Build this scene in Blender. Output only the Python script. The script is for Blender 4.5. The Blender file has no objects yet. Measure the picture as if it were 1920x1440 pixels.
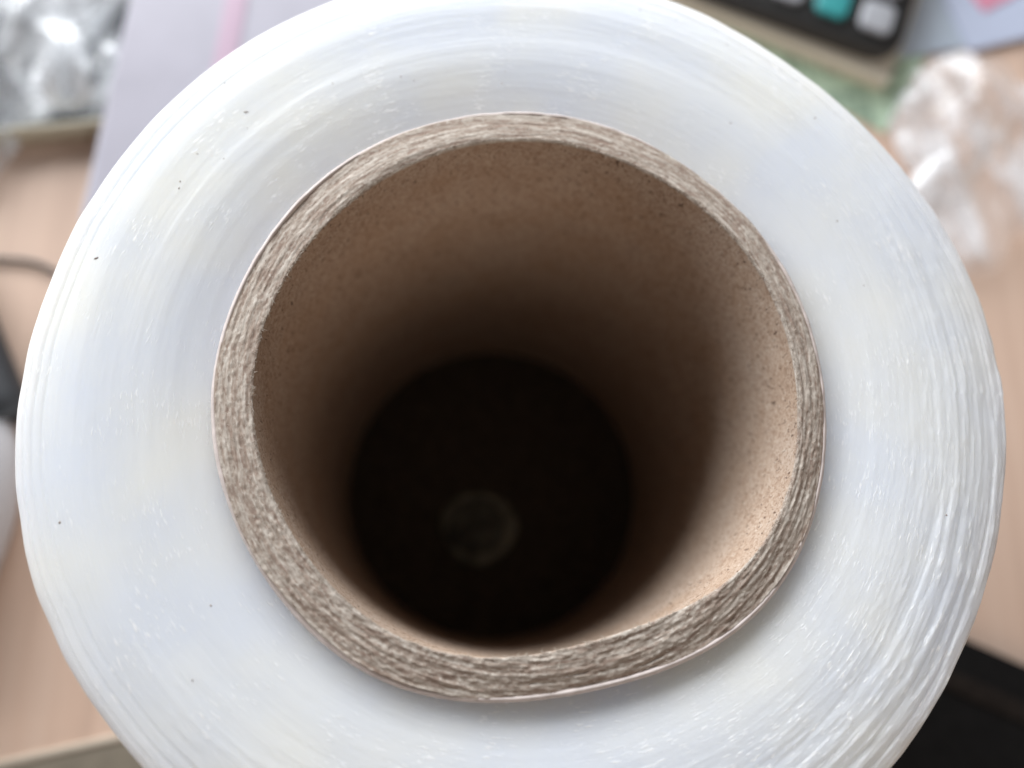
import bpy, bmesh, math, random
import numpy as np
from mathutils import Matrix, Vector

# ------------------------------------------------------------------ camera, light, exposure
MM = 0.001
L = 112.6                       # height of the cardboard core standing on the desk (mm)
sc = bpy.context.scene
C = sc.collection

cd = bpy.data.cameras.new('camera'); cam = bpy.data.objects.new('camera', cd); C.objects.link(cam)
fw = Vector((0.065, 0.257, -0.964)).normalized()
rt = fw.cross(Vector((0, 1, 0))).normalized(); up = rt.cross(fw)
cam.matrix_world = Matrix(((rt.x, up.x, -fw.x, -10.24*MM), (rt.y, up.y, -fw.y, -31.2*MM),
                           (rt.z, up.z, -fw.z, (L+115.4)*MM), (0, 0, 0, 1)))
cd.sensor_width = 36; cd.lens = 30.0; cd.clip_start = 0.005; cd.clip_end = 50
cd.dof.use_dof = True; cd.dof.focus_distance = 0.119
cd.dof.aperture_fstop = cd.lens / 4.2          # pupil of about 4 mm
sc.camera = cam

w = bpy.data.worlds.new('World'); sc.world = w; w.use_nodes = True
w.node_tree.nodes['Background'].inputs[0].default_value = (0.82, 0.89, 1.0, 1)
w.node_tree.nodes['Background'].inputs[1].default_value = 0.085

def area(name, loc, target, sx, sy, power, col):
    ld = bpy.data.lights.new(name, 'AREA'); ld.shape = 'RECTANGLE'; ld.size = sx; ld.size_y = sy
    ld.energy = power; ld.color = col
    o = bpy.data.objects.new(name, ld); C.objects.link(o); o.location = loc
    o.rotation_euler = (Vector(target)-Vector(loc)).to_track_quat('-Z', 'Y').to_euler()
    return o
# the window behind the desk, to the upper left, and the paler light coming back from the room
area('window_light', (-0.62, 1.20, 0.66), (0, 0, 0.11), 2.3, 0.85, 60, (0.96, 0.98, 1.0))
area('room_light', (0.45, -1.30, 0.95), (0, 0, 0.11), 2.2, 0.9, 8.5, (1.0, 0.80, 0.64))

vs = sc.view_settings; vs.view_transform = 'Standard'; vs.look = 'None'; vs.exposure = 0.10; vs.gamma = 1
sc.render.engine = 'CYCLES'
sc.cycles.use_denoising = True
sc.cycles.max_bounces = 12; sc.cycles.transparent_max_bounces = 24
sc.cycles.caustics_reflective = False; sc.cycles.caustics_refractive = False

# ------------------------------------------------------------------ helpers
rng = np.random.default_rng(7)
random.seed(7)

class NT:
    """tiny node-graph writer"""
    def __init__(s, name):
        s.m = bpy.data.materials.new(name); s.m.use_nodes = True
        s.t = s.m.node_tree; s.b = s.t.nodes['Principled BSDF']; s.out = s.t.nodes['Material Output']
    def n(s, typ, ins=None, **kw):
        nd = s.t.nodes.new('ShaderNode'+typ)
        for k, v in kw.items(): setattr(nd, k, v)
        for k, v in (ins or {}).items(): s.set(nd, k, v)
        return nd
    def set(s, nd, k, v):
        if isinstance(v, bpy.types.NodeSocket): s.t.links.new(v, nd.inputs[k])
        else: nd.inputs[k].default_value = v
    def p(s, **kw):
        for k, v in kw.items(): s.set(s.b, k.replace('_', ' '), v)
    def math(s, op, a, b=None, c=None):
        nd = s.n('Math', operation=op); s.set(nd, 0, a)
        if b is not None: s.set(nd, 1, b)
        if c is not None: s.set(nd, 2, c)
        return nd.outputs[0]
    def ramp(s, fac, stops, interp='LINEAR'):
        nd = s.n('ValToRGB', {'Fac': fac}); cr = nd.color_ramp; cr.interpolation = interp
        while len(cr.elements) < len(stops): cr.elements.new(0.5)
        for e, (p, c) in zip(cr.elements, stops):
            e.position = p; e.color = (c, c, c, 1) if isinstance(c, (int, float)) else (*c, 1)
        return nd.outputs[0]
    def mix(s, fac, a, b, blend='MIX'):
        nd = s.n('Mix', data_type='RGBA', blend_type=blend)
        s.set(nd, 0, fac)
        for i, v in ((6, a), (7, b)):
            s.set(nd, i, (*v, 1) if isinstance(v, tuple) and len(v) == 3 else v)
        return nd.outputs[2]
    def obj(s):
        return s.n('TexCoord').outputs['Object']
    def noise(s, vec, scale, detail=3, rough=0.55, dist=0.0):
        return s.n('TexNoise', {'Vector': vec, 'Scale': scale, 'Detail': detail, 'Roughness': rough, 'Distortion': dist}).outputs[0]
    def scaled(s, vec, v3):
        return s.n('VectorMath', {0: vec, 1: v3}, operation='MULTIPLY').outputs[0]
    def bump(s, h, strength=0.3, dist=0.0003, normal=None):
        ins = {'Height': h, 'Strength': strength, 'Distance': dist}
        if normal is not None: ins['Normal'] = normal
        return s.n('Bump', ins).outputs[0]
    def polar(s, kt, kr, kz=0.0):
        """seamless polar coordinates round the roll's axis: kt cells per radian, kr cells per metre of radius"""
        sep = s.n('SeparateXYZ', {0: s.obj()})
        x, y, z = sep.outputs
        r = s.math('SQRT', s.math('ADD', s.math('MULTIPLY', x, x), s.math('MULTIPLY', y, y)))
        c = s.math('MULTIPLY', s.math('DIVIDE', x, r), kt); d = s.math('MULTIPLY', s.math('DIVIDE', y, r), kt)
        e = s.math('ADD', s.math('MULTIPLY', r, kr), s.math('MULTIPLY', z, kz))
        cb = s.n('CombineXYZ', {0: c, 1: d, 2: e})
        return cb.outputs[0], r

def plain(name, col, rough=0.5, spec=0.5, grain=0.0, gscale=800, bump=0.0, **kw):
    m = NT(name); v = m.obj()
    f = m.noise(v, gscale, 4)
    lo = tuple(c*(1-grain) for c in col); hi = tuple(min(1, c*(1+grain)) for c in col)
    m.p(Base_Color=m.ramp(f, ((0.3, lo), (0.7, hi))), Roughness=rough)
    m.b.inputs['Specular IOR Level'].default_value = spec
    if bump: m.p(Normal=m.bump(f, bump, 0.0002))
    for k, val in kw.items(): m.set(m.b, k.replace('_', ' '), val)
    return m.m

def mesh_obj(name, verts, faces, mat, parent=None, smooth=True, loc=(0, 0, 0), rot=(0, 0, 0)):
    me = bpy.data.meshes.new(name)
    me.from_pydata([tuple(map(float, v)) for v in (np.asarray(verts)*MM)], [], [tuple(int(i) for i in f) for f in faces])
    for m in (mat if isinstance(mat, (list, tuple)) else [mat]): me.materials.append(m)
    if smooth: me.polygons.foreach_set('use_smooth', [True]*len(me.polygons))
    me.update()
    o = bpy.data.objects.new(name, me); C.objects.link(o)
    o.location = [a*MM for a in loc]; o.rotation_euler = rot
    if parent: o.parent = parent
    return o

def tag(o, label=None, cat=None, group=None, kind=None):
    for k, v in (('label', label), ('category', cat), ('group', group), ('kind', kind)):
        if v: o[k] = v
    return o

def empty(name, loc=(0, 0, 0), rz=0.0):
    o = bpy.data.objects.new(name, None); C.objects.link(o); o.empty_display_size = 0.01
    o.location = [a*MM for a in loc]; o.rotation_euler = (0, 0, rz); return o

def grid_faces(n, m, wrap):
    """faces of an n (around) by m (along) grid, index = i*m + j"""
    i = np.arange(n if wrap else n-1)[:, None]; j = np.arange(m-1)[None]
    i2 = (i+1) % n
    return np.stack([i*m+j, i2*m+j, i2*m+j+1, i*m+j+1], -1).reshape(-1, 4)

def pnoise(th, v, nt, sv, seed, wrap=True):
    """smooth value noise; th in turns 0..1 with nt cells (wrapping), v in cells of size sv"""
    g = np.random.default_rng(seed); vv = np.asarray(v)/sv; vmin = math.floor(vv.min())
    nv = int(math.ceil(vv.max()))-vmin+3
    tab = g.uniform(-1, 1, (nt+(0 if wrap else 2), nv))
    a = np.asarray(th)*nt; a0 = np.floor(a).astype(int); fa = a-a0; b = vv-vmin; b0 = np.floor(b).astype(int); fb = b-b0
    fa = fa*fa*(3-2*fa); fb = fb*fb*(3-2*fb); N = tab.shape[0]
    q = lambda i, j: tab[(a0+i) % N, b0+j]
    return (q(0, 0)*(1-fa)+q(1, 0)*fa)*(1-fb)+(q(0, 1)*(1-fa)+q(1, 1)*fa)*fb

def fourier(c, th):
    r = np.full_like(th, c[0])
    for k in range(1, (len(c)-1)//2+1):
        r = r + c[2*k-1]*np.cos(k*th) + c[2*k]*np.sin(k*th)
    return r

def sstep(a, b, x):
    t = np.clip((np.asarray(x)-a)/(b-a), 0, 1); return t*t*(3-2*t)

def rounded_outline(pts, rad, seg=8):
    """polygon with rounded corners; rad one number or a list"""
    out = []; n = len(pts)
    for i in range(n):
        p0, p1, p2 = Vector(pts[i-1]), Vector(pts[i]), Vector(pts[(i+1) % n])
        r = rad[i] if isinstance(rad, (list, tuple)) else rad
        d0 = (p0-p1).normalized(); d1 = (p2-p1).normalized()
        ang = d0.angle(d1)/2; t = r/math.tan(ang)
        c = p1+(d0+d1).normalized()*(r/math.sin(ang))
        a = p1+d0*t-c; b = p1+d1*t-c
        a0 = math.atan2(a.y, a.x); a1 = math.atan2(b.y, b.x)
        da = (a1-a0+math.pi) % (2*math.pi)-math.pi
        for k in range(seg+1):
            out.append((c.x+r*math.cos(a0+da*k/seg), c.y+r*math.sin(a0+da*k/seg)))
    return out

def slab(name, outline, z0, z1, bev, mat, parent=None, loc=(0, 0, 0), rz=0.0):
    """closed slab with a rounded top and bottom edge from a 2-D outline (counter-clockwise, mm)"""
    P = np.array(outline, float); n = len(P)
    ctr = P.mean(0)
    t = np.roll(P, -1, 0)-np.roll(P, 1, 0); t /= np.linalg.norm(t, axis=1)[:, None]+1e-9
    nor = np.stack([t[:, 1], -t[:, 0]], 1)
    rings = []
    for k in range(5):
        a = k/4*math.pi/2; rings.append((P-nor*bev*(1-math.sin(a)), z0+bev*(1-math.cos(a))))
    for k in range(5):
        a = k/4*math.pi/2; rings.append((P-nor*bev*(1-math.cos(a)), z1-bev*(1-math.sin(a))))
    V = []; F = []
    for Q, z in rings: V += [(x, y, z) for x, y in Q]
    for j in range(len(rings)-1):
        for i in range(n):
            i2 = (i+1) % n
            F.append((j*n+i, j*n+i2, (j+1)*n+i2, (j+1)*n+i))
    F.append(tuple(reversed(range(n)))); F.append(tuple((len(rings)-1)*n+i for i in range(n)))
    o = mesh_obj(name, V, F, mat, parent, True, loc, (0, 0, rz))
    return o

def tube(name, pts, rad, mat, parent=None, seg=12):
    P = np.array(pts, float); n = len(P); V = []; F = []
    T = np.gradient(P, axis=0); T /= np.linalg.norm(T, axis=1)[:, None]
    R = np.broadcast_to(np.asarray(rad, float), (n,))
    for i in range(n):
        a = np.cross(T[i], (0, 0, 1.0)); 
        if np.linalg.norm(a) < 1e-3: a = np.array((1.0, 0, 0))
        a /= np.linalg.norm(a); b = np.cross(a, T[i])
        for k in range(seg):
            q = 2*math.pi*k/seg; V.append(P[i]+R[i]*(a*math.cos(q)+b*math.sin(q)))
    for i in range(n-1):
        for k in range(seg):
            k2 = (k+1) % seg; F.append((i*seg+k, i*seg+k2, (i+1)*seg+k2, (i+1)*seg+k))
    F.append(tuple(range(seg))); F.append(tuple(reversed([(n-1)*seg+k for k in range(seg)])))
    return mesh_obj(name, V, F, mat, parent)

def spline(ctrl, n):
    """Catmull-Rom through control points"""
    P = np.array([ctrl[0]]+list(ctrl)+[ctrl[-1]], float); out = []
    segs = len(ctrl)-1
    for u in np.linspace(0, segs-1e-6, n):
        i = int(u); t = u-i; a, b, c, d = P[i:i+4]
        out.append(0.5*(2*b+(c-a)*t+(2*a-5*b+4*c-d)*t*t+(3*b-a-3*c+d)*t**3))
    return np.array(out)

# ------------------------------------------------------------------ materials
def mat_desk():
    m = NT('desk_laminate'); v = m.obj()
    g = m.noise(m.scaled(v, (160, 9, 40)), 1.0, 6, 0.6, 0.4)
    g2 = m.noise(m.scaled(v, (900, 25, 40)), 1.0, 3, 0.6)
    big = m.noise(v, 14, 2)
    col = m.ramp(g, ((0.25, (0.50, 0.345, 0.265)), (0.5, (0.65, 0.465, 0.36)), (0.75, (0.71, 0.54, 0.435))))
    col = m.mix(m.math('MULTIPLY', g2, 0.35), col, (0.50, 0.345, 0.265))
    col = m.mix(m.math('MULTIPLY', big, 0.4), col, (0.70, 0.56, 0.47))
    m.p(Base_Color=col, Roughness=0.38, Normal=m.bump(g2, 0.05, 0.0001))
    return m.m

def mat_film():
    m = NT('stretch_film')
    pv, r = m.polar(26, 900)                       # fine tangential streaks
    s1 = m.noise(pv, 1.0, 4, 0.6)
    pv2, _ = m.polar(9, 2600, 0)
    s2 = m.noise(pv2, 1.0, 2, 0.5)
    pv3, _ = m.polar(34, 3300)
    s3 = m.noise(pv3, 1.0, 2, 0.5)                 # short glints
    big = m.noise(m.obj(), 45, 2)
    patch = m.noise(m.obj(), 110, 3)
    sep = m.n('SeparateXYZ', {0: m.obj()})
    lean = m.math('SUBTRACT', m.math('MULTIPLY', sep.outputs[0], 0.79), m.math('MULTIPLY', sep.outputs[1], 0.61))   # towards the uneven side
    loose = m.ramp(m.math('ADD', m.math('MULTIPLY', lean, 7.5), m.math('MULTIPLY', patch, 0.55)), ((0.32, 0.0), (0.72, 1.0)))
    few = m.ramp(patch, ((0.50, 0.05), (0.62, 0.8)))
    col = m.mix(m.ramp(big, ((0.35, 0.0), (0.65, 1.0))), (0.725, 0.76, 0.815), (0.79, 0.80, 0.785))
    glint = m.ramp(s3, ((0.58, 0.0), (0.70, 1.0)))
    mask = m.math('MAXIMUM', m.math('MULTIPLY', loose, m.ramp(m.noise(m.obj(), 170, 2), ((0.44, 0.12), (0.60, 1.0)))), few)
    col = m.mix(m.math('MULTIPLY', m.math('MULTIPLY', glint, mask), 0.9), col, (0.95, 0.96, 0.975))  # window glints painted into the base colour as near-white dashes
    h = m.math('ADD', m.math('MULTIPLY', m.math('MULTIPLY', glint, mask), 1.1), m.math('ADD', m.math('MULTIPLY', s2, m.math('MULTIPLY_ADD', loose, 0.35, 0.06)), m.math('MULTIPLY', s1, m.math('MULTIPLY_ADD', loose, 0.7, 0.14))))
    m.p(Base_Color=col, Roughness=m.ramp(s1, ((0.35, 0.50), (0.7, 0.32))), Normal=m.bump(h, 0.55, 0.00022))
    m.b.inputs['IOR'].default_value = 1.49; m.set(m.b, 'Specular IOR Level', m.math('MULTIPLY_ADD', loose, 0.45, 0.2))
    m.b.subsurface_method = 'RANDOM_WALK'
    m.p(Subsurface_Weight=0.85, Subsurface_Radius=(1.0, 0.97, 0.9), Subsurface_Scale=0.010)
    return m.m

def mat_bore():
    m = NT('core_paper_bore'); v = m.obj()
    big = m.noise(v, 90, 3)
    fib = m.noise(m.scaled(v, (1, 1, 1)), 1200, 4, 0.65, 1.6)
    spk = m.noise(m.scaled(v, (1, 1, 0.45)), 2000, 1, 0.4, 0.8)
    lgt = m.noise(m.scaled(v, (1, 1, 0.5)), 1900, 1, 0.4, 0.5)
    col = m.ramp(big, ((0.3, (0.45, 0.33, 0.245)), (0.7, (0.50, 0.40, 0.325))))
    col = m.mix(m.ramp(fib, ((0.38, 0.85), (0.52, 0.0))), col, (0.30, 0.20, 0.14))
    col = m.mix(m.ramp(fib, ((0.56, 0.0), (0.68, 0.6))), col, (0.58, 0.50, 0.42))
    col = m.mix(m.ramp(spk, ((0.67, 0.0), (0.71, 0.85))), col, (0.11, 0.07, 0.05))
    col = m.mix(m.ramp(lgt, ((0.68, 0.0), (0.73, 0.4))), col, (0.66, 0.58, 0.49))
    m.p(Base_Color=col, Roughness=0.8, Normal=m.bump(fib, 0.2, 0.0002))
    m.b.inputs['Specular IOR Level'].default_value = 0.12
    return m.m

def mat_end():
    m = NT('core_paper_cut')
    pv, r = m.polar(15, 1700); ply = m.noise(pv, 1.0, 3, 0.6, 0.3)
    pv2, _ = m.polar(60, 3200); fib = m.noise(pv2, 1.0, 3, 0.65, 0.6)
    pv3, _ = m.polar(3.5, 1500); lay = m.noise(pv3, 1.0, 2, 0.5)        # single plies and glue lines
    fz = m.noise(m.obj(), 1100, 3, 0.7)
    big = m.noise(m.obj(), 60, 2)
    col = m.ramp(ply, ((0.33, (0.29, 0.22, 0.18)), (0.5, (0.41, 0.345, 0.29)), (0.66, (0.56, 0.505, 0.445))))
    col = m.mix(m.ramp(fib, ((0.34, 0.7), (0.48, 0.0))), col, (0.22, 0.15, 0.12))
    col = m.mix(m.ramp(fib, ((0.55, 0.0), (0.7, 0.7))), col, (0.68, 0.64, 0.575))
    col = m.mix(m.ramp(fz, ((0.3, 0.4), (0.5, 0.0))), col, (0.30, 0.25, 0.21))
    col = m.mix(m.ramp(lay, ((0.40, 0.4), (0.46, 0.0))), col, (0.27, 0.195, 0.155))
    col = m.mix(m.ramp(lay, ((0.56, 0.0), (0.62, 0.45))), col, (0.60, 0.55, 0.49))
    h = m.math('ADD', m.math('ADD', ply, m.math('MULTIPLY', lay, 0.8)), m.math('ADD', fib, m.math('MULTIPLY', fz, 0.6)))
    m.p(Base_Color=col, Roughness=0.85, Normal=m.bump(h, 0.28, 0.0002))
    m.b.inputs['Specular IOR Level'].default_value = 0.15
    return m.m

def mat_clear_plastic(name, cover=0.35, tint=(0.9, 0.93, 0.97)):
    """thin clear plastic film: mostly see-through, glossy, a little milky"""
    m = NT(name); v = m.obj()
    f = m.noise(m.scaled(v, (0.9, 0.45, 0.6)), 75, 4, 0.6, 1.0)
    m.p(Base_Color=(*tint, 1), Roughness=0.10, Normal=m.bump(f, 0.35, 0.002))
    m.p(Alpha=m.ramp(f, ((0.42, cover*0.35), (0.50, cover), (0.62, min(1, cover*2.6)))))
    m.b.inputs['Specular IOR Level'].default_value = 1.0
    return m.m

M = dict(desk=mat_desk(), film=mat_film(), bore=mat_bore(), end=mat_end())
M['ply'] = plain('core_outer_ply_paper', (0.62, 0.545, 0.515), 0.7, 0.3, 0.12, 700, 0.2)
M['fibre'] = plain('paper_fibre', (0.56, 0.50, 0.43), 0.85, 0.2, 0.2)
M['speck'] = plain('dust_speck', (0.36, 0.31, 0.29), 0.8, 0.2, 0.4)

# ------------------------------------------------------------------ the desk
desk = slab('desk_top', rounded_outline([(-520, -330), (520, -330), (520, 520), (-520, 520)], 12), -25, 0, 1.5, M['desk'])
tag(desk, kind='structure')

# ------------------------------------------------------------------ the roll of stretch film
M['pad'] = plain('added_pad_black', (0.085, 0.072, 0.055), 0.95, 0.05, 0.3, 600)
pad = slab('added_dark_pad', [(58*math.cos(i*math.pi/48), 58*math.sin(i*math.pi/48)) for i in range(96)], 0.05, 1.0, 0.3, M['pad'], None, (-2, -1, 0))  # added under the roll so the far end of the core goes dark
tag(pad, 'dark pad added under the film roll to darken the bottom of the cardboard core', 'pad')

CORE_OUT = [43.5, -0.408, -0.067, 0.187, 0.037, 0.141, -0.483, -0.248, -0.221, -0.204, 0.099, 0.079, 0.137]
CORE_IN = [37.906, 0.203, 0.139, 0.562, 0.312, 0.301, -0.381, -0.092, -0.316, -0.336, 0.088, -0.061, 0.114]
FILM_OUT = [70.75, 0.271, 0.32, 0.112, 0.021, 0.011, -0.084, 0.211, 0.261, 0.104, -0.027, 0.057, 0.089]

roll = empty('stretch_film_roll', (0, 0, 1.02))
L_CORE = L; L = L-1.02
tag(roll, 'roll of milky clear stretch film on a brown cardboard core, standing on end', 'film roll')

def ripple(turn, r):
    """height of the wound film edges: fine ridges that follow the windings, coarser outside and to the lower right"""
    th = turn*2*math.pi
    side = 0.5+0.5*np.cos(th-math.radians(-38))              # where the last wraps sit uneven
    a = 0.02+0.17*sstep(52, 68, r)*side**2
    d = r+0.25*turn+0.5*pnoise(turn, r, 7, 9, 3)
    z = a*pnoise(turn, d, 14, 0.75, 11)+0.6*a*pnoise(turn, d, 40, 0.42, 12)+0.35*a*pnoise(turn, d, 160, 0.5, 13)
    z += 0.16*pnoise(turn, r, 5, 6, 14)+0.045*pnoise(turn, d, 3, 1.6, 15)
    # broken streaks where single wraps stand proud, never running far round
    for k, (nt, sv, amp) in enumerate(((60, 0.45, .26), (170, 0.36, .26), (30, 0.9, .14))):
        q = pnoise(turn, d, nt, sv, 30+k)
        z = z+amp*np.clip(q-0.2, 0, 1)*(0.08+0.80*sstep(50, 66, r)*side**1.5)
    return z

nT = 1500
rs = np.linspace(0, 1, 200)
turn = np.arange(nT)/nT; th = turn*2*math.pi
rin = fourier(CORE_OUT, th)+0.05; rout = fourier(FILM_OUT, th)
rout = rout+0.10*pnoise(turn, np.zeros(nT), 90, 1, 40)+0.16*pnoise(turn, np.zeros(nT), 25, 1, 41)
Rg = rin[:, None]+(rout-rin)[:, None]*rs[None]
Tg = np.repeat(turn[:, None], len(rs), 1)
Z = L-1.4-1.8*np.exp(-(np.maximum(Rg-42.6, 0)/6.0)**1.6)+ripple(Tg, Rg)*sstep(43.5, 46, Rg)
Z -= 0.9*sstep(62, 70, Rg)
for off, dep, sd in ((1.5, 0.30, 50), (2.9, 0.34, 51), (4.6, 0.22, 52)):            # grooves between the last wraps
    gr = (rout-off+0.35*pnoise(turn, np.zeros(nT), 6, 1, sd))[:, None]
    Z -= dep*np.exp(-((Rg-gr)/0.22)**2)*(0.6+0.4*pnoise(Tg, Rg*0, 11, 1, sd+5))
edge = np.clip((Rg-(rout[:, None]-2.2))/2.2, 0, 1)
Z -= 2.0*(1-np.sqrt(np.clip(1-edge**2, 0, 1)))
V = [np.stack([Rg*np.cos(Tg*2*math.pi), Rg*np.sin(Tg*2*math.pi), Z], -1)]
side_z = np.array([L-6.5, L-8, L-12, L-20, L-40, L-70, 8, 4.0])
wob = np.stack([0.22*pnoise(turn, np.full(nT, z*0.3), 40, 2, 44) for z in side_z], 1)
Rs = rout[:, None]+wob
V.append(np.stack([Rs*np.cos(th)[:, None], Rs*np.sin(th)[:, None], np.repeat(side_z[None], nT, 0)], -1))
Rb = np.stack([rout-1.5, rin], 1)
V.append(np.stack([Rb*np.cos(th)[:, None], Rb*np.sin(th)[:, None], np.full((nT, 2), 3.0)], -1))
V = np.concatenate(V, 1); m_ = V.shape[1]
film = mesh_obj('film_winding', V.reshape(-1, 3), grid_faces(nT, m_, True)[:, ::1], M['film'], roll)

# loose outer wraps standing a little proud of the shoulder
M['wrap'] = mat_clear_plastic('loose_film_wrap', 0.42, (0.92, 0.94, 0.98))
for k, (a0, a1, dr, top) in enumerate(((-85, 28, -1.1, 1.0), (-62, 60, -2.6, 0.9), (-50, 10, -0.5, 0.8), (35, 130, -0.8, 0.75),
                                       (-110, -20, -3.9, 0.7), (105, 165, -1.6, 0.6), (-75, -5, -5.4, 0.7))):
    n = 260; t = np.linspace(a0, a1, n)/360; thk = t*2*math.pi
    base = fourier(FILM_OUT, thk)+dr+0.12*pnoise(t+1, np.zeros(n), 120, 1, 60+k)
    tp = 0.55*top*np.sin(np.linspace(0, math.pi, n))**0.5*(0.45+0.55*pnoise(t+1, np.zeros(n), 70, 1, 70+k))
    zb = L-2.7-max(0, dr+2.2)*0.55
    rows = []
    for j in range(5):
        f = j/4; rr = base+0.25*f*f*pnoise(t+1, np.zeros(n), 160, 1, 80+k)
        rows.append(np.stack([rr*np.cos(thk), rr*np.sin(thk), zb-1.2+(1.2+tp)*f], 1))
    mesh_obj('film_wrap', np.stack(rows, 1).reshape(-1, 3), grid_faces(n, 5, False), M['wrap'], roll)

# dust on the film face
def speck_mesh(pts):
    V = []; F = []
    for x, y, z, s, ax in pts:
        b = len(V); an = random.random()*6.28
        for k in range(6):
            q = k*math.pi/3
            u, v_ = s*ax*math.cos(q)*random.uniform(.7, 1.2), s*math.sin(q)*random.uniform(.7, 1.2)
            V.append((x+u*math.cos(an)-v_*math.sin(an), y+u*math.sin(an)+v_*math.cos(an), z))
        V.append((x, y, z+s*0.7)); V.append((x, y, z-s*0.5))
        for k in range(6):
            F.append((b+k, b+(k+1) % 6, b+6)); F.append((b+(k+1) % 6, b+k, b+7))
    return V, F
sp = []
for i in range(32):
    t = random.random(); ri = int(40+random.random()**0.9*130)
    if random.random() < 0.3: t = random.gauss(0.30, 0.09) % 1.0
    j = int(t*nT) % nT
    s = random.choice((0.07, 0.09, 0.10, 0.12, 0.17)); x, y, z = V[j, ri]
    sp.append((x, y, z+0.02, s, random.choice((1, 1, 1.3, 2.2))))
tag(mesh_obj('dust_speck', *speck_mesh(sp), M['speck'], roll), kind='stuff')

# ---- the core: bore, cut end face, outer wall
nC = 1800
turn = np.arange(nC)/nC; th = turn*2*math.pi; zz = np.zeros(nC)
ri = fourier(CORE_IN, th); ro = fourier(CORE_OUT, th)-0.62+0.22*pnoise(turn, zz, 40, 1, 89)
fray = 0.07*pnoise(turn, zz, 260, 1, 90)+0.06*pnoise(turn, zz, 110, 1, 91)
bz = np.concatenate([np.array([0.0, 0.6]), np.linspace(1.2, L-8, 34), np.linspace(L-7, L-0.35, 9)])
blend = sstep(L-14, L, bz)
Rb = 38.0*(1-blend)[None]+ri[:, None]*blend[None]+0.06*pnoise(np.repeat(turn[:, None], len(bz), 1), np.repeat(bz[None], nC, 0), 60, 4, 92)
rows = [np.stack([Rb*np.cos(th)[:, None], Rb*np.sin(th)[:, None], np.repeat(bz[None], nC, 0)], -1)]
nE = 44; fe = np.linspace(0, 1, nE)
re = (ri+fray)[:, None]+(ro-ri-fray)[:, None]*fe[None]; te = np.repeat(turn[:, None], nE, 1)
rough = 0.35+0.65*(0.5-0.5*np.sin(te*2*math.pi))                 # the far side is cut cleaner than the near side
ze = L+0.2+rough*0.36*(0.34*pnoise(te, re, 45, 0.42, 93)+0.26*pnoise(te, re, 130, 0.30, 94)+0.22*pnoise(te, re, 420, 0.35, 95))
ze += 0.25*pnoise(te, re, 9, 3, 96)
ze -= 0.12*sstep(0.05, 0.0, fe)[None]+0.75*fe[None]**1.3
rows.append(np.stack([re*np.cos(th)[:, None], re*np.sin(th)[:, None], ze], -1))
oz = np.array([L-1.3, L-3, L-10, 60, 3, 0.4, 0.0])
Ro = np.repeat(ro[:, None], len(oz), 1)
rows.append(np.stack([Ro*np.cos(th)[:, None], Ro*np.sin(th)[:, None], np.repeat(oz[None], nC, 0)], -1))
VC = np.concatenate(rows, 1); mc = VC.shape[1]
core = mesh_obj('cardboard_core', VC.reshape(-1, 3), grid_faces(nC, mc, True), [M['bore'], M['end']], roll)
pi_ = np.tile(np.concatenate([np.zeros(len(bz)-1, int), np.ones(mc-len(bz), int)]), nC)
core.data.polygons.foreach_set('material_index', pi_.astype(np.int32))
# pale outermost ply of paper, a little lower than the cut
pr = fourier(CORE_OUT, th)
pz = L-0.72+0.42*pnoise(turn, zz, 13, 1, 97)+0.10*pnoise(turn, zz, 130, 1, 98)
prof = [(-0.92, -4.0), (-0.86, -0.35), (-0.66, 0.0), (-0.40, -0.05), (-0.06, -0.45), (0.0, -1.4), (0.0, -8.0)]
rows = [np.stack([(pr+a)*np.cos(th), (pr+a)*np.sin(th), pz+b], 1) for a, b in prof]
mesh_obj('outer_ply', np.stack(rows, 1).reshape(-1, 3), grid_faces(nC, len(prof), True), M['ply'], core)
# paper fibres standing off the inner rim and the cut face
V = []; F = []
for i in range(1500):
    j = random.randrange(nC); k = random.choice((0, 0, 0, 1, 2, random.randrange(nE)))
    p = VC[j, len(bz)+k]; a = random.uniform(0, 6.28); ln = random.uniform(0.25, 0.8); wd = 0.028
    tdir = np.array([-math.sin(th[j]), math.cos(th[j]), 0])*random.uniform(-1, 1)
    d = tdir+np.array([math.cos(a), math.sin(a), random.uniform(-0.2, 0.9)])*0.5; d /= np.linalg.norm(d)
    sd = np.cross(d, (0.3, 0.2, 1)); sd /= np.linalg.norm(sd); mid = p+d*ln*0.5+np.array((0, 0, 0.1)); b = len(V)
    for q, ww in ((p-d*0.1, wd), (mid, wd), (p+d*ln, wd*0.4)):
        V += [q+sd*ww, q-sd*ww, q+np.array((0, 0, ww))]
    for s in (0, 3):
        for x, y in ((0, 1), (1, 2), (2, 0)): F.append((b+s+x, b+s+y, b+s+3+y, b+s+3+x))
tag(mesh_obj('paper_fibre', V, F, M['fibre'], core), kind='stuff')

# ------------------------------------------------------------------ a small pale cap lying inside the core
M['ring'] = plain('pale_plastic', (0.20, 0.20, 0.155), 0.6, 0.4, 0.8, 160)
cap = empty('plastic_disc', (-4, -10, 1.02))
tag(cap, 'small pale round disc with a scuffed rim on the added dark pad down the cardboard core', 'disc')
V = []; n = 72; q = 12
for i in range(n):
    a = i/n*2*math.pi; R0 = 8.6+0.25*math.sin(2*a+1); w0 = 1.3+0.35*math.sin(a*3+0.5)+0.3*math.sin(a+2.4)
    for k in range(q):
        b = k/q*2*math.pi; rr = R0+w0*math.cos(b)
        V.append((rr*math.cos(a), rr*math.sin(a), 1.0+1.0*math.sin(b)))
F = [(i*q+k, ((i+1) % n)*q+k, ((i+1) % n)*q+(k+1) % q, i*q+(k+1) % q) for i in range(n) for k in range(q)]
mesh_obj('rim', V, F, M['ring'], cap)
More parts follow.
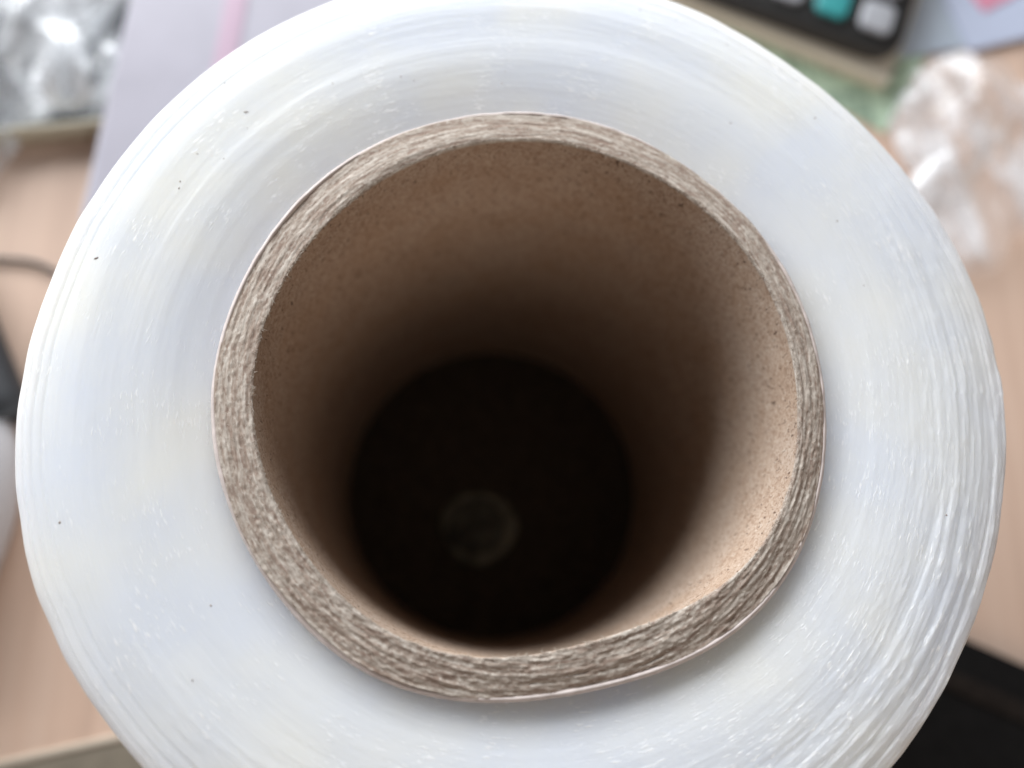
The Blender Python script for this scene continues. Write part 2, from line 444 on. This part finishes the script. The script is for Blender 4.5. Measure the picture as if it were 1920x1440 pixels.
slab('web', [(8.2*math.cos(i*math.pi/24), 8.2*math.sin(i*math.pi/24)) for i in range(48)], 0.05, 0.7, 0.2,
     plain('scuffed_plastic', (0.10, 0.10, 0.08), 0.6, 0.3, 0.8, 220), cap)
L = L_CORE
# ------------------------------------------------------------------ things lying round the roll
def crumple(name, outline_pts, hgt, seed, mat, n=70, loc=(0, 0, 0), folds=9.0):
    """crumpled sheet of clear plastic: a folded upper skin over a lower one, as one closed bag"""
    P = np.array(outline_pts, float); c = P.mean(0)
    ang = np.arctan2(P[:, 1]-c[1], P[:, 0]-c[0]); o = np.argsort(ang); ang = ang[o]; rad = np.hypot(*(P-c).T)[o]
    angs = np.concatenate([ang-2*math.pi, ang, ang+2*math.pi]); rads = np.tile(rad, 3)
    nA, nR = n*3, n//2; V = []
    t = np.arange(nA)/nA; a = t*2*math.pi-math.pi
    Rm = np.interp(a, angs, rads)*(1+0.10*pnoise(t, np.zeros(nA), 17, 1, seed)+0.05*pnoise(t, np.zeros(nA), 43, 1, seed+1))
    f = np.linspace(0.02, 1, nR)
    A = np.repeat(a[:, None], nR, 1); R = Rm[:, None]*f[None]
    X = c[0]+R*np.cos(A); Y = c[1]+R*np.sin(A)
    def ridged(x, y, s, sd):
        g = np.random.default_rng(sd); z = np.zeros_like(x)
        for k in range(3):
            d = g.uniform(0, math.pi); ph = g.uniform(0, 6.28); wl = s*g.uniform(0.6, 1.7)
            u = (x*math.cos(d)+y*math.sin(d))/wl+ph+0.35*np.abs(((x*math.sin(d)-y*math.cos(d))/wl*0.45+ph*2) % 2-1)
            z += 1-np.abs(u % 2-1)*1.7
        return z/3
    body = np.sqrt(np.clip(1-f**2.2, 0, 1))[None]
    zt = hgt*(0.25+0.75*body)*(0.60+0.60*ridged(X, Y, folds, seed+2)+0.16*ridged(X, Y, folds*0.45, seed+3))
    zt = np.maximum(zt, 0.3+0.5*body)*np.where(f[None] > 0.985, 0.3, 1)+0.3
    X2 = X+1.5*ridged(Y, X, folds, seed+4)*f[None]; Y2 = Y+1.5*ridged(X, Y, folds, seed+5)*f[None]
    zl = np.full_like(zt, 0.15)
    top = np.stack([X2, Y2, zt], -1); low = np.stack([X2, Y2, zl], -1)[:, ::-1]
    V = np.concatenate([top, low], 1); mm = V.shape[1]
    F = [tuple(x) for x in grid_faces(nA, mm, True)]
    F.append(tuple(i*mm for i in range(nA))[::-1]); F.append(tuple(i*mm+mm-1 for i in range(nA)))
    return mesh_obj(name, V.reshape(-1, 3), F, mat, None, True, loc)

M['clear'] = mat_clear_plastic('clear_bag_plastic', 0.48)
M['clear2'] = mat_clear_plastic('clear_bag_plastic_milky', 0.20)
M['beige'] = plain('beige_plastic', (0.50, 0.46, 0.36), 0.45, 0.4, 0.08)
M['dark'] = plain('dark_felt', (0.045, 0.05, 0.06), 0.8, 0.2, 0.3)

# shallow beige tray (thin rim, dark inside) with the clear bag heaped in it
tray = empty('shallow_tray', (-150, 128, 0), math.radians(4))
tag(tray, 'shallow beige-rimmed tray with a dark inside beside the lilac pouch', 'tray')
out_ = rounded_outline([(-45, -36), (52, -28), (52, 45), (-45, 45)], [22, 6, 8, 8], 10)
inn_ = rounded_outline([(-42.6, -33.8), (49.8, -25.8), (49.8, 42.6), (-42.6, 42.6)], [20, 4.2, 6, 6], 10)
n = len(out_); prof = [(out_, 0.1), (out_, 6.6), (out_, 7.4), (inn_, 7.4), (inn_, 6.6), (inn_, 1.4)]
V = []
for j, (o_, z) in enumerate(prof):
    for (x, y), (x2, y2) in zip(out_, inn_):
        k = {0: 0, 1: 0, 2: .3, 3: .7, 4: 1, 5: 1}[j]; V.append((x+(x2-x)*k, y+(y2-y)*k, z))
F = [(j*n+i, j*n+(i+1) % n, (j+1)*n+(i+1) % n, (j+1)*n+i) for j in range(5) for i in range(n)]
F.append(tuple(reversed(range(n))))
mesh_obj('tray_wall', V, F, M['beige'], tray)
slab('tray_lining', rounded_outline([(-42, -33.2), (49.2, -25.2), (49.2, 42), (-42, 42)], [20, 4.2, 6, 6], 10), 0.4, 1.5, 0.3, M['dark'], tray)
wad = crumple('crumpled_bag', [(-178, 95), (-160, 80), (-143, 84), (-135, 104), (-126, 107), (-112, 108), (-111, 135), (-110, 160), (-150, 168), (-180, 150)], 16, 101, M['clear'], 90, (0, 0, 1.6), 26)
tag(wad, 'crumpled glossy clear plastic bag heaped in the beige tray', 'plastic bag')

# lilac plastic pouch with a pink stripe
M['lilac'] = plain('lilac_plastic', (0.45, 0.435, 0.50), 0.5, 0.4, 0.05, 60, **{'Subsurface_Weight': 0.0})
M['pinkz'] = plain('pink_stripe', (0.52, 0.37, 0.47), 0.5, 0.5, 0.05)
pouch = empty('plastic_pouch', (-108.5, 112, 7.6), math.radians(-4.2))
pouch.rotation_euler = (0, math.radians(4.8), math.radians(-4.2))          # left end rests on the tray rim, right end on the desk
tag(pouch, 'flat lilac-grey plastic pouch with a pink stripe, one end propped on the tray rim', 'pouch')
slab('pouch_body', rounded_outline([(-1, -44), (82, -36), (82, 60), (-1, 60)], 3), 0.0, 2.2, 0.9, M['lilac'], pouch)
slab('pink_stripe', rounded_outline([(25.5, -40), (31.7, -40), (31.7, 59), (25.5, 59)], 0.6), 2.22, 2.5, 0.1, M['pinkz'], pouch)

# cream book, calculator on it
M['cream'] = plain('cream_board', (0.76, 0.71, 0.60), 0.6, 0.3, 0.04)
M['page'] = plain('page_edges', (0.70, 0.67, 0.58), 0.8, 0.2, 0.06)
M['black'] = plain('black_plastic', (0.022, 0.021, 0.020), 0.38, 0.5, 0.15)
M['teal'] = plain('teal_key', (0.045, 0.30, 0.31), 0.35, 0.5, 0.04)
M['grey'] = plain('grey_key', (0.36, 0.37, 0.40), 0.35, 0.5, 0.04)
M['white_ink'] = plain('white_print', (0.75, 0.75, 0.75), 0.5, 0.4)
rzb = math.radians(-23.5)
book = empty('cream_book', (121.2, 126.2, 0.8), rzb)
tag(book, 'cream hardback book lying under the black calculator', 'book')
slab('cover', rounded_outline([(-150, 0), (0, 0), (0, 100), (-150, 100)], 1.2), 3.6, 5.0, 0.5, M['cream'], book)
slab('cover', rounded_outline([(-150, 0), (0, 0), (0, 100), (-150, 100)], 1.2), 0.1, 1.3, 0.4, M['cream'], book)
slab('pages', rounded_outline([(-148, 1), (-1, 1), (-1, 98), (-148, 98)], 0.8), 1.35, 3.55, 0.2, M['page'], book)

calc = empty('pocket_calculator', (116.0, 131.0, 5.85), math.radians(-20.5))
tag(calc, 'black pocket calculator with teal and grey rounded keys on the cream book', 'calculator')
slab('case', rounded_outline([(-72, 1.2), (6.0, 1.2), (6.0, 121), (-72, 121)], 10, 10), 0.05, 5.5, 2.0, M['black'], calc)
def key(x, y, wx, wy, mat):
    slab('key', rounded_outline([(x-wx/2, y-wy/2), (x+wx/2, y-wy/2), (x+wx/2, y+wy/2), (x-wx/2, y+wy/2)], 2.6, 6), 5.4, 7.0, 0.7, mat, calc)
for r in range(4):
    for c_ in range(5):
        key(-4.2-14.2*c_, 13.0+14.5*r, 10.2, 11.0, M['teal'] if (c_ == 1 and r == 0) or (c_ == 4 and r == 3) else M['grey'])
slab('display', rounded_outline([(-64, 80), (-2, 80), (-2, 108), (-64, 108)], 2), 5.45, 5.9, 0.2, plain('lcd', (0.30, 0.34, 0.29), 0.15, 0.5, 0.03), calc)

# green printed slip under the book
def mat_green():
    m = NT('green_print_paper'); v = m.obj()
    f = m.noise(v, 130, 3, 0.6, 0.8); g = m.noise(v, 900, 2)
    col = m.mix(m.ramp(f, ((0.55, 0.0), (0.59, 0.8))), (0.56, 0.73, 0.55), (0.16, 0.25, 0.19))
    col = m.mix(m.math('MULTIPLY', g, 0.3), col, (0.50, 0.62, 0.48))
    m.p(Base_Color=col, Roughness=0.7); return m.m
M['green'] = mat_green()
green = slab('green_slip', rounded_outline([(-130, 0), (0, 0), (0, 62), (-130, 62)], 0.4), 0.05, 0.45, 0.15, M['green'], None, (121.0, 112.0, 0), math.radians(-31))
tag(green, 'pale green printed paper slip with dark marks, poking out under the cream book', 'paper slip')

# pale blue sheets and a pink note
M['blue'] = plain('pale_blue_paper', (0.52, 0.58, 0.74), 0.6, 0.3, 0.04)
M['blue2'] = plain('grey_blue_paper', (0.46, 0.53, 0.62), 0.6, 0.3, 0.04)
M['pink'] = plain('pink_paper', (0.72, 0.30, 0.42), 0.6, 0.3, 0.04)
s1 = slab('blue_sheet', rounded_outline([(0, 0), (110, 0), (110, 90), (0, 90)], 1), 0.5, 1.0, 0.2, M['blue2'], None, (126.5, 138.5, 0), math.radians(12))
tag(s1, 'grey-blue sheet of paper lying on the desk between the cream book and the paler sheet', 'paper')
s2 = slab('blue_sheet', rounded_outline([(0, 0), (110, 0), (110, 90), (0, 90)], 1), 1.05, 1.6, 0.2, M['blue'], None, (152, 142.2, 0), math.radians(17))
tag(s2, 'pale sky-blue sheet of paper with a pink note on it', 'paper')
s3 = slab('pink_note', rounded_outline([(0, 0), (50, 0), (50, 50), (0, 50)], 0.6), 1.65, 1.95, 0.1, M['pink'], None, (158.8, 157.0, 0), math.radians(31))
tag(s3, 'bright pink square note lying on the pale blue sheet', 'note')

# crumpled clear bag on the right
wad2 = crumple('crumpled_bag', [(126, 128), (122, 112), (128, 98), (122, 86), (133, 66), (150, 70), (168, 84), (185, 96), (182, 130), (165, 131), (148, 137), (134, 134)], 11, 210, M['clear2'], 90, (0, 0, 1.7), 24)
tag(wad2, 'crumpled milky clear plastic bag lying on the wood beside the green slip', 'plastic bag')

# cable, plug and mouse at the left
M['rubber'] = plain('black_rubber', (0.03, 0.032, 0.036), 0.5, 0.4, 0.1)
M['mouse'] = plain('pale_grey_plastic', (0.50, 0.51, 0.54), 0.35, 0.5, 0.03)
cab = tube('thin_cable', spline([(-190, 40, 1.2), (-165, 54, 1.2), (-148, 60.5, 1.2), (-134, 62.2, 1.2), (-122, 59.5, 1.2), (-110, 48, 1.2), (-104, 30, 1.2), (-108, 8, 1.2)], 90), 0.65, M['rubber'])
tag(cab, 'thin black cable curving across the wood beside the film roll', 'cable')
pl = empty('black_plug', (-127, 25, 0), 0)
tag(pl, 'short thick black plug lying on the wood beside the grey mouse', 'plug')
tube('plug_body', spline([(-22, 34, 6), (-14, 23, 6), (-6, 8, 6), (3, -9, 6)], 24), [4]+[5.8]*21+[5.2, 4.0], M['rubber'], pl, 20)
tube('cord', spline([(-22, 34, 6), (-34, 50, 4), (-60, 66, 1.6), (-90, 70, 1.6)], 30), 1.5, M['rubber'], pl)

def mouse():
    root = empty('computer_mouse', (-151, -12, 0), math.radians(-12))
    tag(root, 'pale grey computer mouse lying on the wood at the desk front', 'mouse')
    nA, nR = 72, 22; V = []
    for i in range(nA):
        a = i/nA*2*math.pi
        ex = 30*(abs(math.cos(a))**0.85)*math.copysign(1, math.cos(a)); ey = 40*(abs(math.sin(a))**0.8)*math.copysign(1, math.sin(a))
        for k in range(nR):
            t = k/(nR-1)
            if t < 0.2: s, z = 0.94+0.06*t/0.2, 0.2+5*t/0.2
            else: q = (t-0.2)/0.8*math.pi/2; s, z = math.cos(q), 5.2+22*math.sin(q)
            V.append((ex*max(s, 0.002), ey*max(s, 0.002), z*(1-0.06*ey/40)))
    F = [tuple(x) for x in grid_faces(nA, nR, True)]+[tuple(i*nR for i in range(nA))[::-1]]
    mesh_obj('mouse_shell', V, F, M['mouse'], root)
    wv = []
    tube('scroll_wheel', [(-2.5, 20, 24.5), (-1, 20, 24.5), (1, 20, 24.5), (2.5, 20, 24.5)], [3.6, 4.4, 4.4, 3.6], M['rubber'], root, 24)
mouse()

# olive-grey board and black folder at the front of the desk
M['olive'] = plain('olive_grey_card', (0.175, 0.15, 0.115), 0.7, 0.3, 0.12, 300)
M['paleedge'] = plain('pale_card_edge', (0.50, 0.43, 0.35), 0.7, 0.3, 0.05)
bd = empty('card_board', (-92, -60.5, 0), math.radians(12))
tag(bd, 'olive-grey card board with a pale edge strip lying at the front of the desk', 'board')
slab('panel', rounded_outline([(-90, -90), (30, -90), (30, -1.6), (-90, -1.6)], 1), 0.1, 2.2, 0.4, M['olive'], bd)
slab('edge_strip', rounded_outline([(-90, -1.5), (30, -1.5), (30, 0.3), (-90, 0.3)], 0.3), 0.1, 2.5, 0.4, M['paleedge'], bd)

M['folder'] = plain('black_cloth_cover', (0.006, 0.0055, 0.0055), 0.7, 0.15, 0.3, 300, 0.2)
M['folder2'] = plain('dark_brown_band', (0.016, 0.012, 0.010), 0.7, 0.15, 0.3, 300)
fd = empty('black_folder', (123.5, -38.4, 0), math.radians(-23.5))
tag(fd, 'black cloth-covered folder lying on the wood at the front of the desk', 'folder')
slab('cover', rounded_outline([(-26, -85), (110, -85), (110, 0), (-26, 0)], 3), 3.6, 5.0, 0.6, M['folder'], fd)
slab('cover', rounded_outline([(-26, -85), (110, -85), (110, 0), (-26, 0)], 3), 0.1, 1.4, 0.5, M['folder'], fd)
slab('spine', rounded_outline([(-25, -2.4), (109, -2.4), (109, -0.4), (-25, -0.4)], 0.5), 1.45, 3.55, 0.3, M['folder2'], fd)
slab('band', rounded_outline([(-25.5, -14), (109.5, -14), (109.5, -9), (-25.5, -9)], 0.5), 5.02, 5.5, 0.2, M['folder2'], fd)
